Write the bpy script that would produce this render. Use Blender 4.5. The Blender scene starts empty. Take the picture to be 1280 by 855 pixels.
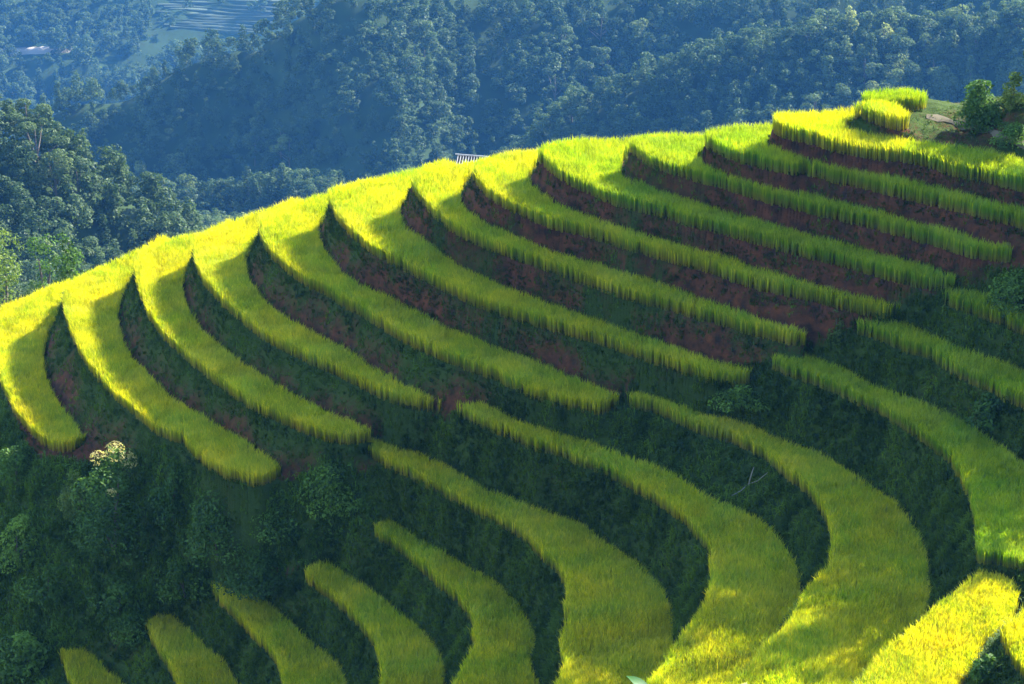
# Rice terraces on a mountain spur, forested valley behind.  Metres; the camera stands at the origin on the facing slope.
import bpy, math, time
import numpy as np
from mathutils import Vector, Matrix, noise as mnoise

T0_ = time.time()
RNG = np.random.default_rng(11)
scene = bpy.context.scene
COL = scene.collection
F_PX, PITCH = 3600.0, math.radians(22.0)
CP, SP = math.cos(PITCH), math.sin(PITCH)
SUN_AZ, SUN_EL = math.radians(52.0), math.radians(35.5)      # azimuth from +Y towards +X
HAZE = 0.000058

# ------------------------------------------------------------------ small helpers
def un(pts, z):
    """survey sightlines -> points of the level plane z (plan coordinates)"""
    p = np.array(pts, float)
    x = (p[:, 0] - 640.0) / F_PX; y = (427.5 - p[:, 1]) / F_PX
    dx, dy, dz = x, CP + y * SP, -SP + y * CP
    t = z / dz
    return np.stack([dx * t, dy * t], 1)

def proj(x, y, z):
    d = y * CP - z * SP
    return 640 + F_PX * x / d, 427.5 - F_PX * (y * SP + z * CP) / d

def tag(o, label=None, cat=None, group=None, kind=None):
    if label: o['label'] = label
    if cat: o['category'] = cat
    if group: o['group'] = group
    if kind: o['kind'] = kind
    return o

def mesh_from(name, V, faces_list, mats, attr=None, smooth=False, midx=None):
    """faces_list: list of (n x k) index arrays. attr: (len(V),4) colours"""
    me = bpy.data.meshes.new(name)
    V = np.ascontiguousarray(V, np.float32)
    me.vertices.add(len(V)); me.vertices.foreach_set('co', V.ravel())
    faces_list = [np.asarray(f, np.int32) for f in faces_list if len(f)]
    loops = np.concatenate([f.ravel() for f in faces_list])
    sizes = np.concatenate([np.full(len(f), f.shape[1], np.int32) for f in faces_list])
    starts = np.concatenate([[0], np.cumsum(sizes)[:-1]]).astype(np.int32)
    me.loops.add(len(loops)); me.loops.foreach_set('vertex_index', loops)
    me.polygons.add(len(sizes)); me.polygons.foreach_set('loop_start', starts); me.polygons.foreach_set('loop_total', sizes)
    if smooth: me.polygons.foreach_set('use_smooth', np.ones(len(sizes), bool))
    if midx is not None: me.polygons.foreach_set('material_index', np.asarray(midx, np.int32))
    if attr is not None:
        a = me.color_attributes.new('tone', 'FLOAT_COLOR', 'POINT')
        a.data.foreach_set('color', np.ascontiguousarray(attr, np.float32).ravel())
    me.update(calc_edges=True); me.validate(verbose=False)
    for m in (mats if isinstance(mats, (list, tuple)) else [mats]): me.materials.append(m)
    return me

def obj(name, me, parent=None):
    o = bpy.data.objects.new(name, me); COL.objects.link(o)
    if parent is not None: o.parent = parent
    return o

def empty(name, loc):
    o = bpy.data.objects.new(name, None); o.location = loc; COL.objects.link(o); return o

def catmull(P, step=0.35):
    P = np.asarray(P, float)
    Q = np.vstack([2 * P[0] - P[1], P, 2 * P[-1] - P[-2]])
    out = []
    for i in range(1, len(Q) - 2):
        a, b, c, d = Q[i - 1], Q[i], Q[i + 1], Q[i + 2]
        n = max(1, int(np.linalg.norm(c - b) / step))
        t = (np.arange(n) / n)[:, None]
        out.append(0.5 * (2 * b + (c - a) * t + (2 * a - 5 * b + 4 * c - d) * t ** 2 + (3 * b - a - 3 * c + d) * t ** 3))
    out.append(P[-1:])
    return np.vstack(out)

def smooth_line(P, it=1):
    P = np.array(P, float)
    for _ in range(it):
        Q = P.copy(); Q[1:-1] = 0.25 * P[:-2] + 0.5 * P[1:-1] + 0.25 * P[2:]; P = Q
    return P

def inside(px, py, poly):
    c = np.zeros(px.shape, bool)
    x0, y0 = poly[:, 0], poly[:, 1]; x1, y1 = np.roll(x0, -1), np.roll(y0, -1)
    for i in range(len(poly)):
        if y0[i] == y1[i]: continue
        m = ((y0[i] > py) != (y1[i] > py))
        if not m.any(): continue
        xi = (x1[i] - x0[i]) * (py[m] - y0[i]) / (y1[i] - y0[i]) + x0[i]
        c[m] ^= px[m] < xi
    return c

def dist_to_line(px, py, P):
    d = np.full(px.shape, 1e9)
    for a, b in zip(P[:-1], P[1:]):
        ab = b - a; L2 = max(1e-9, ab @ ab)
        t = np.clip(((px - a[0]) * ab[0] + (py - a[1]) * ab[1]) / L2, 0, 1)
        d = np.minimum(d, np.hypot(px - a[0] - t * ab[0], py - a[1] - t * ab[1]))
    return d

def vnoise(x, y, scale, seed=0):
    """smooth value noise in -1..1 (vectorised)"""
    r = np.random.default_rng(seed); T = r.uniform(-1, 1, (256, 256))
    X, Y = np.asarray(x) / scale, np.asarray(y) / scale
    i, j = np.floor(X).astype(int), np.floor(Y).astype(int); u, v = X - i, Y - j
    u, v = u * u * (3 - 2 * u), v * v * (3 - 2 * v)
    g = lambda a, b: T[a % 256, b % 256]
    return (g(i, j) * (1 - u) + g(i + 1, j) * u) * (1 - v) + (g(i, j + 1) * (1 - u) + g(i + 1, j + 1) * u) * v

# ------------------------------------------------------------------ materials
def new_mat(name):
    m = bpy.data.materials.new(name); m.use_nodes = True
    nt = m.node_tree; nt.nodes.clear()
    return m, nt, nt.nodes.new('ShaderNodeOutputMaterial')

def ramp(nt, stops, fac=None):
    n = nt.nodes.new('ShaderNodeValToRGB'); e = n.color_ramp.elements
    while len(e) < len(stops): e.new(0.5)
    for k, (p, c) in enumerate(stops):
        e[k].position = p; e[k].color = (*c, 1)
    if fac is not None: nt.links.new(fac, n.inputs[0])
    return n

def mixc(nt, fac, a, b, mode='MIX'):
    n = nt.nodes.new('ShaderNodeMix'); n.data_type = 'RGBA'; n.blend_type = mode
    for sock, v in ((n.inputs[0], fac), (n.inputs[6], a), (n.inputs[7], b)):
        if isinstance(v, (int, float)): sock.default_value = v
        elif isinstance(v, tuple): sock.default_value = (*v, 1)
        else: nt.links.new(v, sock)
    return n.outputs[2]

def noise_tex(nt, scale, detail=4, rough=0.6, coord='Object'):
    tc = nt.nodes.new('ShaderNodeTexCoord'); n = nt.nodes.new('ShaderNodeTexNoise')
    n.inputs['Scale'].default_value = scale; n.inputs['Detail'].default_value = detail; n.inputs['Roughness'].default_value = rough
    nt.links.new(tc.outputs[coord], n.inputs['Vector']); return n.outputs['Fac']

def leaf_shader(nt, out, colour, transl=0.45, gloss=0.06, tint=(1, 1, 1)):
    d = nt.nodes.new('ShaderNodeBsdfDiffuse'); t = nt.nodes.new('ShaderNodeBsdfTranslucent'); g = nt.nodes.new('ShaderNodeBsdfGlossy')
    g.inputs['Roughness'].default_value = 0.5; g.inputs['Color'].default_value = (0.9, 0.95, 1, 1)
    nt.links.new(colour, d.inputs['Color'])
    nt.links.new(mixc(nt, 1.0, colour, tint, 'MULTIPLY'), t.inputs['Color'])
    m1 = nt.nodes.new('ShaderNodeMixShader'); m1.inputs[0].default_value = transl
    nt.links.new(d.outputs[0], m1.inputs[1]); nt.links.new(t.outputs[0], m1.inputs[2])
    m2 = nt.nodes.new('ShaderNodeMixShader'); m2.inputs[0].default_value = gloss
    nt.links.new(m1.outputs[0], m2.inputs[1]); nt.links.new(g.outputs[0], m2.inputs[2])
    nt.links.new(m2.outputs[0], out.inputs['Surface'])

def tone_sep(nt):
    a = nt.nodes.new('ShaderNodeAttribute'); a.attribute_name = 'tone'
    s = nt.nodes.new('ShaderNodeSeparateColor'); nt.links.new(a.outputs['Color'], s.inputs[0])
    return s.outputs[0], s.outputs[1], s.outputs[2]

def rice_mat(name, stem, mid, tip, ear, ear_amt=1.0):
    m, nt, out = new_mat(name)
    h, r, e = tone_sep(nt)
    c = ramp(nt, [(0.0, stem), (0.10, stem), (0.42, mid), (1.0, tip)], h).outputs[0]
    big = noise_tex(nt, 0.30, 5, 0.62)
    warm = ramp(nt, [(0.36, (0.72, 0.92, 0.8)), (0.62, (1.16, 1.04, 0.85))], big).outputs[0]
    c = mixc(nt, 1.0, c, warm, 'MULTIPLY')
    c = mixc(nt, e, c, ear)
    v = ramp(nt, [(0.0, (0.62, 0.72, 0.6)), (0.5, (1, 1, 1)), (1.0, (1.35, 1.2, 1.0))], r).outputs[0]
    c = mixc(nt, 1.0, c, v, 'MULTIPLY')
    leaf_shader(nt, out, c, 0.5, 0.015, (1.32, 1.26, 0.25))
    return m

def foliage_mat(name, dark, light, transl=0.4, gloss=0.05, tint=(1.1, 1.15, 0.7), nscale=0.5):
    m, nt, out = new_mat(name)
    h, r, e = tone_sep(nt)
    c = mixc(nt, r, dark, light)
    oi = nt.nodes.new('ShaderNodeObjectInfo')
    v = ramp(nt, [(0.0, (0.55, 0.62, 0.66)), (0.5, (1, 1, 1)), (1.0, (1.55, 1.35, 1.0))], oi.outputs['Random']).outputs[0]
    c = mixc(nt, 1.0, c, v, 'MULTIPLY')
    leaf_shader(nt, out, c, transl, gloss, tint)
    return m

def soil_mat(name, soil_a, soil_b, green_a, green_b, bump=0.5, scale=1.0):
    m, nt, out = new_mat(name)
    h, r, e = tone_sep(nt)
    n1 = noise_tex(nt, 1.6 * scale, 6, 0.65); n2 = noise_tex(nt, 7.0 * scale, 5, 0.7)
    soil = mixc(nt, ramp(nt, [(0.35, (0, 0, 0)), (0.65, (1, 1, 1))], n1).outputs[0], soil_a, soil_b)
    grn = mixc(nt, n2, green_a, green_b)
    # cover amount (attribute) against noise
    ad = nt.nodes.new('ShaderNodeMath'); ad.operation = 'ADD'
    nt.links.new(h, ad.inputs[0]); nt.links.new(n2, ad.inputs[1])
    k = ramp(nt, [(0.72, (0, 0, 0)), (0.98, (1, 1, 1))], ad.outputs[0]).outputs[0]
    c = mixc(nt, k, soil, grn)
    b = nt.nodes.new('ShaderNodeBsdfPrincipled'); b.inputs['Roughness'].default_value = 0.95
    b.inputs['Specular IOR Level'].default_value = 0.1
    nt.links.new(c, b.inputs['Base Color'])
    bp = nt.nodes.new('ShaderNodeBump'); bp.inputs['Strength'].default_value = bump; bp.inputs['Distance'].default_value = 0.5
    nt.links.new(mixc(nt, 0.5, n1, n2), bp.inputs['Height']); nt.links.new(bp.outputs[0], b.inputs['Normal'])
    nt.links.new(b.outputs[0], out.inputs['Surface'])
    return m

def plain_mat(name, a, b=None, scale=3.0, rough=0.8):
    m, nt, out = new_mat(name)
    p = nt.nodes.new('ShaderNodeBsdfPrincipled'); p.inputs['Roughness'].default_value = rough
    if b is None: p.inputs['Base Color'].default_value = (*a, 1)
    else: nt.links.new(mixc(nt, noise_tex(nt, scale, 5, 0.65), a, b), p.inputs['Base Color'])
    nt.links.new(p.outputs[0], out.inputs['Surface'])
    return m

M = {}
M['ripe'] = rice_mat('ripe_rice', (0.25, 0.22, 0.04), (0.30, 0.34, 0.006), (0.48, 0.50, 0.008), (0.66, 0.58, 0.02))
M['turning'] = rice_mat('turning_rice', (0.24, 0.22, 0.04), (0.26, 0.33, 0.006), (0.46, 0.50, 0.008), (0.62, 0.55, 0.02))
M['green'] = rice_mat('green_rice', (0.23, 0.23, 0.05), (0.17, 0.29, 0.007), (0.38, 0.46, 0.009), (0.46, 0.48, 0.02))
M['bank'] = soil_mat('bank_soil', (0.022, 0.014, 0.009), (0.115, 0.040, 0.018), (0.014, 0.032, 0.006), (0.05, 0.08, 0.012))
M['bank_grass'] = foliage_mat('bank_grass', (0.010, 0.034, 0.004), (0.12, 0.21, 0.020), 0.35, 0.008)
M['weed'] = foliage_mat('weed_leaf', (0.010, 0.036, 0.005), (0.10, 0.20, 0.022), 0.35, 0.012)
M['bush'] = foliage_mat('bush_leaf', (0.012, 0.042, 0.006), (0.15, 0.28, 0.035), 0.4, 0.012)
M['bush_light'] = foliage_mat('light_bush_leaf', (0.06, 0.11, 0.02), (0.20, 0.27, 0.04), 0.5, 0.012)
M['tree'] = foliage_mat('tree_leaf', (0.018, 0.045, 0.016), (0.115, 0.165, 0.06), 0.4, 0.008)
M['tree_lit_tint'] = foliage_mat('lit_tint_tree_leaf', (0.08, 0.12, 0.045), (0.26, 0.31, 0.12), 0.45, 0.008)  # lighter copy of the tree leaf, sunlight on the far woods put into its colour
M['sun_tinted'] = foliage_mat('sun_tinted_leaf', (0.30, 0.28, 0.08), (0.60, 0.50, 0.20), 0.5, 0.012)  # pale tone puts sunlight into the hollow tree's top leaves
M['bark'] = plain_mat('bark', (0.06, 0.045, 0.035), (0.14, 0.11, 0.09), 6)
M['floor'] = soil_mat('forest_floor', (0.02, 0.02, 0.012), (0.035, 0.03, 0.015), (0.014, 0.03, 0.010), (0.03, 0.055, 0.018), 0.3, 0.03)
M['path'] = plain_mat('path_earth', (0.085, 0.070, 0.040), (0.16, 0.13, 0.08), 2.5, 0.95)
# survey traces

L={};N={}
L['T1']=[(967,158),(975,166),(990,172),(1020,179),(1040,187),(1071,193),(1101,199),(1126,201),(1152,206),(1182,217),(1213,224),(1243,231),(1280,241)]
N['T1']=[(1057,145),(1057,153),(1071,160),(1094,165),(1115,167),(1135,172),(1160,174),(1200,180),(1236,185),(1280,196)]
L['T2']=[(882,179),(902,191),(922,199),(943,205),(963,211),(983,215),(998,217),(1020,219),(1046,228),(1077,234),(1109,243),(1142,251),(1172,259),(1203,266),(1233,274),(1280,287)]
N['T2']=[(956,178),(963,184),(983,189),(1000,195),(1020,201),(1040,203),(1071,212),(1101,219),(1132,225),(1162,233),(1193,239),(1223,247),(1254,257),(1280,262)]
L['T3']=[(790,186),(800,194),(813,205),(841,215),(866,223),(902,233),(935,244),(963,253),(992,260),(1020,268),(1040,272),(1069,280),(1101,288),(1134,298),(1166,307),(1199,318),(1213,322),(1239,326),(1262,329)]
N['T3']=[(870,191),(882,201),(898,209),(922,217),(947,223),(973,231),(990,238),(1002,240),(1020,244),(1040,251),(1071,259),(1111,269),(1142,279),(1174,287),(1203,294),(1233,304),(1264,310)]
L['T4']=[(677,197),(687,210),(710,227),(744,242),(760,251),(790,260),(817,266),(847,276),(866,283),(892,288),(922,297),(953,306),(975,313),(1020,325),(1050,333),(1071,338),(1101,347),(1132,356),(1166,363),(1187,363)]
N['T4']=[(785,185),(776,209),(782,223),(801,227),(821,235),(841,242),(866,251),(892,260),(912,266),(933,272),(963,280),(994,288),(1020,297),(1050,304),(1077,312),(1107,320),(1142,329),(1172,340),(1199,347)]
L['T5']=[(595,217),(600,230),(617,248),(644,263),(674,277),(694,285),(727,292),(760,303),(794,313),(827,323),(853,330),(886,340),(920,353),(953,363),(986,370),(1020,378),(1053,387),(1086,395),(1108,398),(1120,395)]
N['T5']=[(675,197),(664,210),(659,222),(670,237),(694,253),(727,267),(760,280),(806,294),(853,307),(896,318),(936,332),(980,345),(1020,357),(1060,368),(1100,377),(1125,383)]
L['T6']=[(519,230),(524,243),(540,263),(560,283),(584,298),(620,313),(660,328),(694,340),(727,353),(760,365),(794,377),(827,385),(854,393),(883,402),(913,410),(936,418),(963,425),(993,432),(1010,429)]
N['T6']=[(590,217),(577,233),(575,250),(587,267),(614,283),(627,287),(667,303),(714,322),(760,335),(804,347),(854,365),(886,377),(920,388),(953,400),(986,410),(1016,417)]
L['T7']=[(418,250),(421,267),(434,285),(454,305),(480,322),(510,338),(544,355),(577,373),(614,388),(654,402),(694,413),(727,423),(760,433),(790,445),(804,452),(827,458),(854,467),(880,477),(906,482),(928,482),(942,477)]
N['T7']=[(518,232),(503,248),(499,262),(505,283),(537,305),(574,328),(614,350),(654,368),(691,381),(726,393),(761,405),(796,418),(831,430),(858,440),(884,449),(915,457),(947,463)]
L['T8']=[(330,285),(333,305),(347,325),(363,340),(383,355),(410,368),(427,380),(460,398),(494,420),(527,438),(560,452),(594,467),(607,470),(634,482),(660,495),(694,507),(727,515),(752,518),(774,508)]
N['T8']=[(415,258),(400,275),(398,290),(405,310),(427,340),(444,352),(477,368),(514,386),(550,405),(585,420),(620,433),(655,447),(691,461),(717,472),(743,482),(773,493)]
L['T9']=[(250,312),(247,322),(253,345),(263,362),(277,378),(300,398),(323,418),(350,435),(383,452),(427,472),(460,490),(494,505),(524,513),(549,514)]
N['T9']=[(328,292),(310,315),(307,332),(313,352),(327,372),(350,392),(377,408),(407,425),(427,435),(460,455),(494,475),(527,493),(556,507)]
L['T10']=[(178,332),(175,348),(180,372),(190,398),(203,418),(227,442),(253,465),(283,488),(317,512),(350,528),(383,542),(410,552),(440,556),(460,552)]
N['T10']=[(245,318),(230,342),(228,358),(233,382),(247,405),(267,425),(290,445),(320,465),(353,485),(390,505),(427,522),(455,535),(468,540)]
L['T11']=[(88,372),(85,392),(90,412),(103,442),(120,468),(143,495),(170,518),(197,542),(230,555),(242,570),(267,590),(293,602),(320,608),(347,600)]
N['T11']=[(173,340),(160,355),(150,375),(148,398),(153,425),(167,448),(190,472),(213,495),(247,518),(283,538),(320,562),(350,583)]
L['T12']=[(2,400),(0,428),(3,472),(20,515),(37,538),(57,558),(83,565),(106,558)]
N['T12']=[(88,375),(77,388),(62,412),(55,442),(57,468),(70,498),(87,522),(108,548)]
L['B1']=[(1170,369),(1174,377),(1193,385),(1213,393),(1233,400),(1254,407),(1280,418)]
N['B1']=[(1178,360),(1203,360),(1233,369),(1254,379),(1280,391)]
L['B2']=[(1069,415),(1087,421),(1111,430),(1134,441),(1162,448),(1180,461),(1197,472),(1215,480),(1241,491),(1256,501),(1280,512)]
N['B2']=[(1073,401),(1101,398),(1122,400),(1142,409),(1162,419),(1189,430),(1213,440),(1239,450),(1264,458),(1280,465)]
L['B3']=[(965,460),(983,469),(1013,479),(1040,489),(1066,503),(1096,516),(1120,531),(1143,546),(1167,564),(1185,578),(1200,599),(1212,626),(1219,653),(1222,676),(1224,705)]
N['B3']=[(968,445),(1004,442),(1028,451),(1054,460),(1084,478),(1114,489),(1143,501),(1167,510),(1197,522),(1227,540),(1250,558),(1280,578)]
L['B4']=[(779,498),(790,510),(815,515),(840,525),(860,536),(890,547),(915,553),(935,563),(959,577),(980,596),(1001,611),(1019,629),(1031,648),(1038,665),(1042,685),(1038,700)]
N['B4']=[(780,494),(795,489),(825,494),(857,505),(880,514),(910,523),(945,534),(983,552),(1019,564),(1048,581),(1078,599),(1105,617),(1129,637),(1143,659),(1154,683),(1161,715),(1160,748),(1156,766)]
L['B5']=[(574,514),(587,527),(617,540),(642,550),(667,562),(700,569),(720,580),(750,591),(777,605),(802,620),(830,637),(855,655),(873,675),(887,693),(889,713),(884,740)]
N['B5']=[(572,511),(580,505),(600,504),(620,510),(645,523),(675,531),(702,540),(740,552),(765,565),(795,575),(827,584),(860,602),(880,617),(910,630),(940,645),(960,657),(980,680),(995,703),(1000,725),(998,751)]
L['B6']=[(444,561),(465,572),(485,585),(510,597),(535,610),(565,625),(592,642),(620,655),(648,672),(673,695),(695,715),(708,735),(711,758),(703,776)]
N['B6']=[(444,552),(455,549),(480,551),(505,557),(527,567),(555,580),(580,595),(605,610),(635,620),(660,630),(685,640),(726,653),(751,673),(776,688),(801,708),(821,728),(836,753),(842,776),(839,796)]
L['B7']=[(468,668),(478,678),(496,688),(516,705),(536,723),(556,741),(574,756),(586,771),(594,788),(591,803)]
N['B7']=[(471,653),(486,648),(496,653),(511,663),(536,678),(561,693),(586,708),(611,720),(631,738),(649,756),(664,781),(668,801),(662,826)]
L['B8']=[(378,718),(390,733),(410,748),(430,766),(448,783),(463,803),(473,821),(477,839),(477,855)]
N['B8']=[(380,710),(393,703),(413,702),(430,715),(453,730),(476,746),(498,763),(523,783),(541,803),(552,826),(556,855)]
L['B9']=[(262,733),(276,756),(296,776),(316,798),(337,818),(349,839),(354,855)]
N['B9']=[(269,727),(286,730),(311,741),(337,753),(357,771),(385,798),(410,818),(428,839),(433,855)]
L['B10']=[(184,788),(196,813),(211,836),(221,855)]
N['B10']=[(193,769),(216,768),(236,786),(256,806),(279,826),(299,855)]
L['B11']=[(76,818),(83,839),(88,855)]
N['B11']=[(83,812),(105,812),(120,821),(135,839),(153,854)]
# ------------------------------------------------------------------ the fields: level, stem height, ripeness, label
HR = 0.75
ZL = dict(T1=-52.0, T2=-53.58, T3=-55.31, T4=-57.25, T5=-59.23, T6=-61.37, T7=-63.95, T8=-66.72, T9=-69.47, T10=-71.97, T11=-74.73, T12=-78.12,
          B1=-58.0, B2=-60.25, B3=-62.85, B4=-66.6, B5=-69.0, B6=-72.9, B7=-76.7, B8=-79.85, B9=-82.95, B10=-85.95, B11=-88.8)
SKY = {  # far rim of each tread (height of the rice tops)
 'T1': [(967, 143), (985, 136), (1020, 136), (1060, 138)], 'T2': [(881, 170), (895, 163), (925, 158), (962, 157)],
 'T3': [(790, 180), (800, 175), (830, 170), (878, 169)], 'T4': [(678, 188), (690, 180), (720, 175), (785, 173)],
 'T5': [(597, 207), (610, 198), (640, 190), (672, 189)], 'T6': [(521, 222), (540, 210), (565, 205), (592, 203)],
 'T7': [(420, 243), (440, 231), (470, 222), (516, 212)], 'T8': [(332, 277), (345, 264), (375, 252), (418, 239)],
 'T9': [(252, 300), (275, 283), (305, 272), (335, 262)], 'T10': [(180, 322), (190, 310), (215, 300), (250, 290)],
 'T11': [(89, 358), (100, 347), (130, 331), (175, 311)], 'T12': [(2, 392), (30, 373), (60, 358), (92, 348)]}
FLANK = {  # lips that turn back towards the viewer (height of the rice tops)
 'B4': [(1038, 703), (1018, 723), (998, 753), (975, 788), (960, 801), (938, 828), (915, 855), (880, 900), (850, 940)],
 'B5': [(889, 718), (884, 740), (871, 766), (851, 793), (834, 818), (819, 839), (806, 854), (775, 900), (750, 940)],
 'B6': [(711, 762), (705, 780), (699, 803), (704, 819), (703, 836), (695, 854), (670, 900), (645, 940)],
 'B7': [(594, 795), (589, 810), (579, 828), (569, 846), (563, 857), (540, 900), (520, 940)],
 'B8': [(477, 845), (473, 865), (462, 900), (445, 940)], 'B9': [(355, 862), (352, 890), (340, 930)],
 'B10': [(228, 868), (240, 900), (248, 930)], 'B11': [(98, 870), (112, 900), (118, 930)]}
POLY, LIP = {}, {}
def clean(P):
    keep = [P[0]]
    for q in P[1:]:
        if np.linalg.norm(q - keep[-1]) > 0.12: keep.append(q)
    return np.array(keep)
def off_right(P, d):
    t = np.gradient(P, axis=0); t /= np.linalg.norm(t, axis=1)[:, None] + 1e-9
    return P + np.stack([t[:, 1], -t[:, 0]], 1) * d
flank_xy = {k: un(v, ZL[k] + HR) for k, v in FLANK.items()}
C1Z, C2Z = -63.7, -61.0
c1_far = un([(1224, 712), (1196, 733), (1166, 756), (1136, 783), (1108, 806), (1086, 831), (1068, 855), (1030, 905), (1000, 945)], C1Z + HR)
def img_out(P, d):
    P = np.array(P, float); t = np.gradient(P, axis=0); t /= np.linalg.norm(t, axis=1)[:, None]
    return P + np.stack([-t[:, 1], t[:, 0]], 1) * d
for k in L: L[k] = img_out(L[k], np.linspace(5, 1.0, len(L[k]))[:, None] if k[0] == 'T' else 2.0)
for k in L:
    z = ZL[k]; hr = 1.05 if k == 'T1' else HR
    lip = un(L[k], z); inn = un(N[k], z + hr)
    if k in SKY:
        s = un(SKY[k], z + hr)
        s = s[s[:, 1] > lip[0, 1] + 0.5] if (s[:, 1] > lip[0, 1] + 0.5).any() else s[-1:]
        pv = s[-2] if len(s) > 1 else lip[0]; ex = s[-1] + (s[-1] - pv) / np.linalg.norm(s[-1] - pv) * 2.5 + np.array([0, 0.8])
        lip_full = np.vstack([ex, s[::-1], lip])
        inn_full = np.vstack([ex + np.array([0.9, -1.2]), inn])
    elif k in flank_xy:
        fl = flank_xy[k]; lip = lip[lip[:, 1] > fl[0, 1] + 0.2]
        lip_full = np.vstack([lip, fl])
        up = {'B4': c1_far, 'B5': flank_xy['B4'], 'B6': flank_xy['B5'], 'B7': flank_xy['B6'], 'B8': flank_xy['B7'], 'B9': flank_xy['B8'],
              'B10': flank_xy['B9'], 'B11': flank_xy['B10']}[k]
        hid = off_right(up, 1.3)
        hid = hid[hid[:, 1] < inn[-1, 1] - 1.2]
        inn_full = np.vstack([inn, hid])
    else:
        lip_full, inn_full = lip, inn
    if k in ('T1', 'T2', 'B1', 'B2'):                       # runs on to the right of the frame
        e1 = lip[-1] + (lip[-1] - lip[-3]) / np.linalg.norm(lip[-1] - lip[-3]) * 9
        e2 = inn[-1] + (lip[-1] - lip[-3]) / np.linalg.norm(lip[-1] - lip[-3]) * 9 + np.array([0.4, 0.3])
        lip_full = np.vstack([lip_full, e1]); inn_full = np.vstack([inn_full, e2])
    if k == 'B3':
        b = un([(1244, 707), (1264, 712), (1280, 718), (1310, 728)], z)
        lip_full = np.vstack([lip_full, b, b[-1:] + [5, -1]])
        inn_full = np.vstack([inn_full, inn_full[-1:] + [3, -3], inn_full[-1:] + [6, -8]])
    LIP[k] = catmull(clean(lip_full)); I = catmull(clean(inn_full))
    POLY[k] = np.vstack([LIP[k], I[::-1]])
ZL.update(C1=C1Z, C2=C2Z, K1=-50.75, K2=-50.6)
LIP['C1'] = catmull(c1_far)
c1_in = un([(1224, 712), (1249, 715), (1267, 725), (1274, 735), (1266, 766), (1249, 781), (1229, 798), (1224, 821), (1209, 841), (1199, 855), (1170, 905), (1150, 945)], C1Z + HR)
POLY['C1'] = np.vstack([LIP['C1'], catmull(c1_in)[::-1]])
c2a = np.vstack([un([(1280, 757), (1262, 772), (1250, 785)], C2Z + HR), un([(1254, 812), (1264, 830), (1280, 853), (1300, 885)], C2Z)])
LIP['C2'] = catmull(c2a); POLY['C2'] = np.vstack([LIP['C2'], [LIP['C2'][-1] + [5, -1], LIP['C2'][0] + [6, 2]]])
k1 = np.vstack([un([(1069, 143), (1084, 152), (1105, 160), (1123, 165), (1138, 161)], -50.75), un([(1140, 142), (1122, 128), (1107, 121), (1089, 119), (1068, 129)], -50.75 + 1.05)])
POLY['K1'] = k1; LIP['K1'] = k1[:5]
k2 = np.array([(22.4 + 1.95 * math.cos(a), 162.1 + .95 * math.sin(a)) for a in np.linspace(-math.pi, math.pi, 24)[:-1]]); POLY['K2'] = k2; LIP['K2'] = k2[:8]

# ------------------------------------------------------------------ the hillside as a height grid: flat treads, banks relaxed between them
X0, X1, Y0, Y1, RES = -62.0, 52.0, 100.0, 236.0, 0.17
gx = np.arange(X0, X1, RES); gy = np.arange(Y0, Y1, RES)
GX, GY = np.meshgrid(gx, gy)
Zfix = np.full(GX.shape, np.nan); TREAD = np.zeros(GX.shape, np.int16)
# the far side of the spur falls away behind the rims
rim = []
for k in ['T%d' % i for i in range(12, 0, -1)]:
    s = un(SKY[k], ZL[k] + HR)
    for q in s: rim.append((q[0] / q[1], q[1], ZL[k]))
for q, z in (((1110, 117), -50.6), ((1168, 132), -50.6), ((1200, 134), -50.6), ((1280, 120), -50.0), ((1400, 100), -49.5)):
    a = un([q], z)[0]; rim.append((a[0] / a[1], a[1] + (0.6 if q[0] > 1100 else 0), z))
rim.sort(); rim = np.array(rim)
az = GX / GY
rr = np.interp(az, rim[:, 0], rim[:, 1]); rz = np.interp(az, rim[:, 0], rim[:, 2])
left_over = np.clip(rim[0, 0] - az, 0, None) * 190
back = GY > rr + 1.2 + 2.0 * left_over * 0
farz = rz - 0.25 - 0.62 * (GY - rr - 1.2) - 0.9 * left_over
Zfix[back] = farz[back]
bl = (az < rim[0, 0] - 0.012)
Zfix[bl & (GX < X0 + 3)] = (-104 - 0.05 * (GY - 100))[bl & (GX < X0 + 3)]
# near edge, below the picture
Zn = np.where(GX > 5, -62.5 - 0.0 * GX, -62.5 - 1.0 * (5 - GX))
Zfix[:3] = np.clip(Zn, -112, None)[:3]
for q, z in (((1150, 152), -50.9), ((1175, 142), -50.65), ((1200, 166), -51.2), ((1240, 152), -50.5), ((1280, 172), -50.7), ((1222, 142), -50.3),
             ((1265, 140), -49.6), ((1280, 128), -49.2), ((1320, 150), -49.4), ((0, 852), -91.5), ((60, 850), -90.2)):
    a = un([q], z)[0]; m = np.hypot(GX - a[0], GY - a[1]) < 0.35; Zfix[m] = z
ORDER = ['T%d' % i for i in range(12, 0, -1)] + ['B%d' % i for i in range(11, 0, -1)] + ['C1', 'C2', 'K1', 'K2']
ORDER.sort(key=lambda k: ZL[k])                                # a higher step stands over a lower one
for n, k in enumerate(ORDER):
    P = POLY[k]; x0, y0 = P.min(0) - 0.3; x1, y1 = P.max(0) + 0.3
    ii = slice(max(0, int((y0 - Y0) / RES)), int((y1 - Y0) / RES) + 2); jj = slice(max(0, int((x0 - X0) / RES)), int((x1 - X0) / RES) + 2)
    m = inside(GX[ii, jj], GY[ii, jj], P)
    Zfix[ii, jj][m] = ZL[k]; TREAD[ii, jj][m] = n + 1

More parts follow.
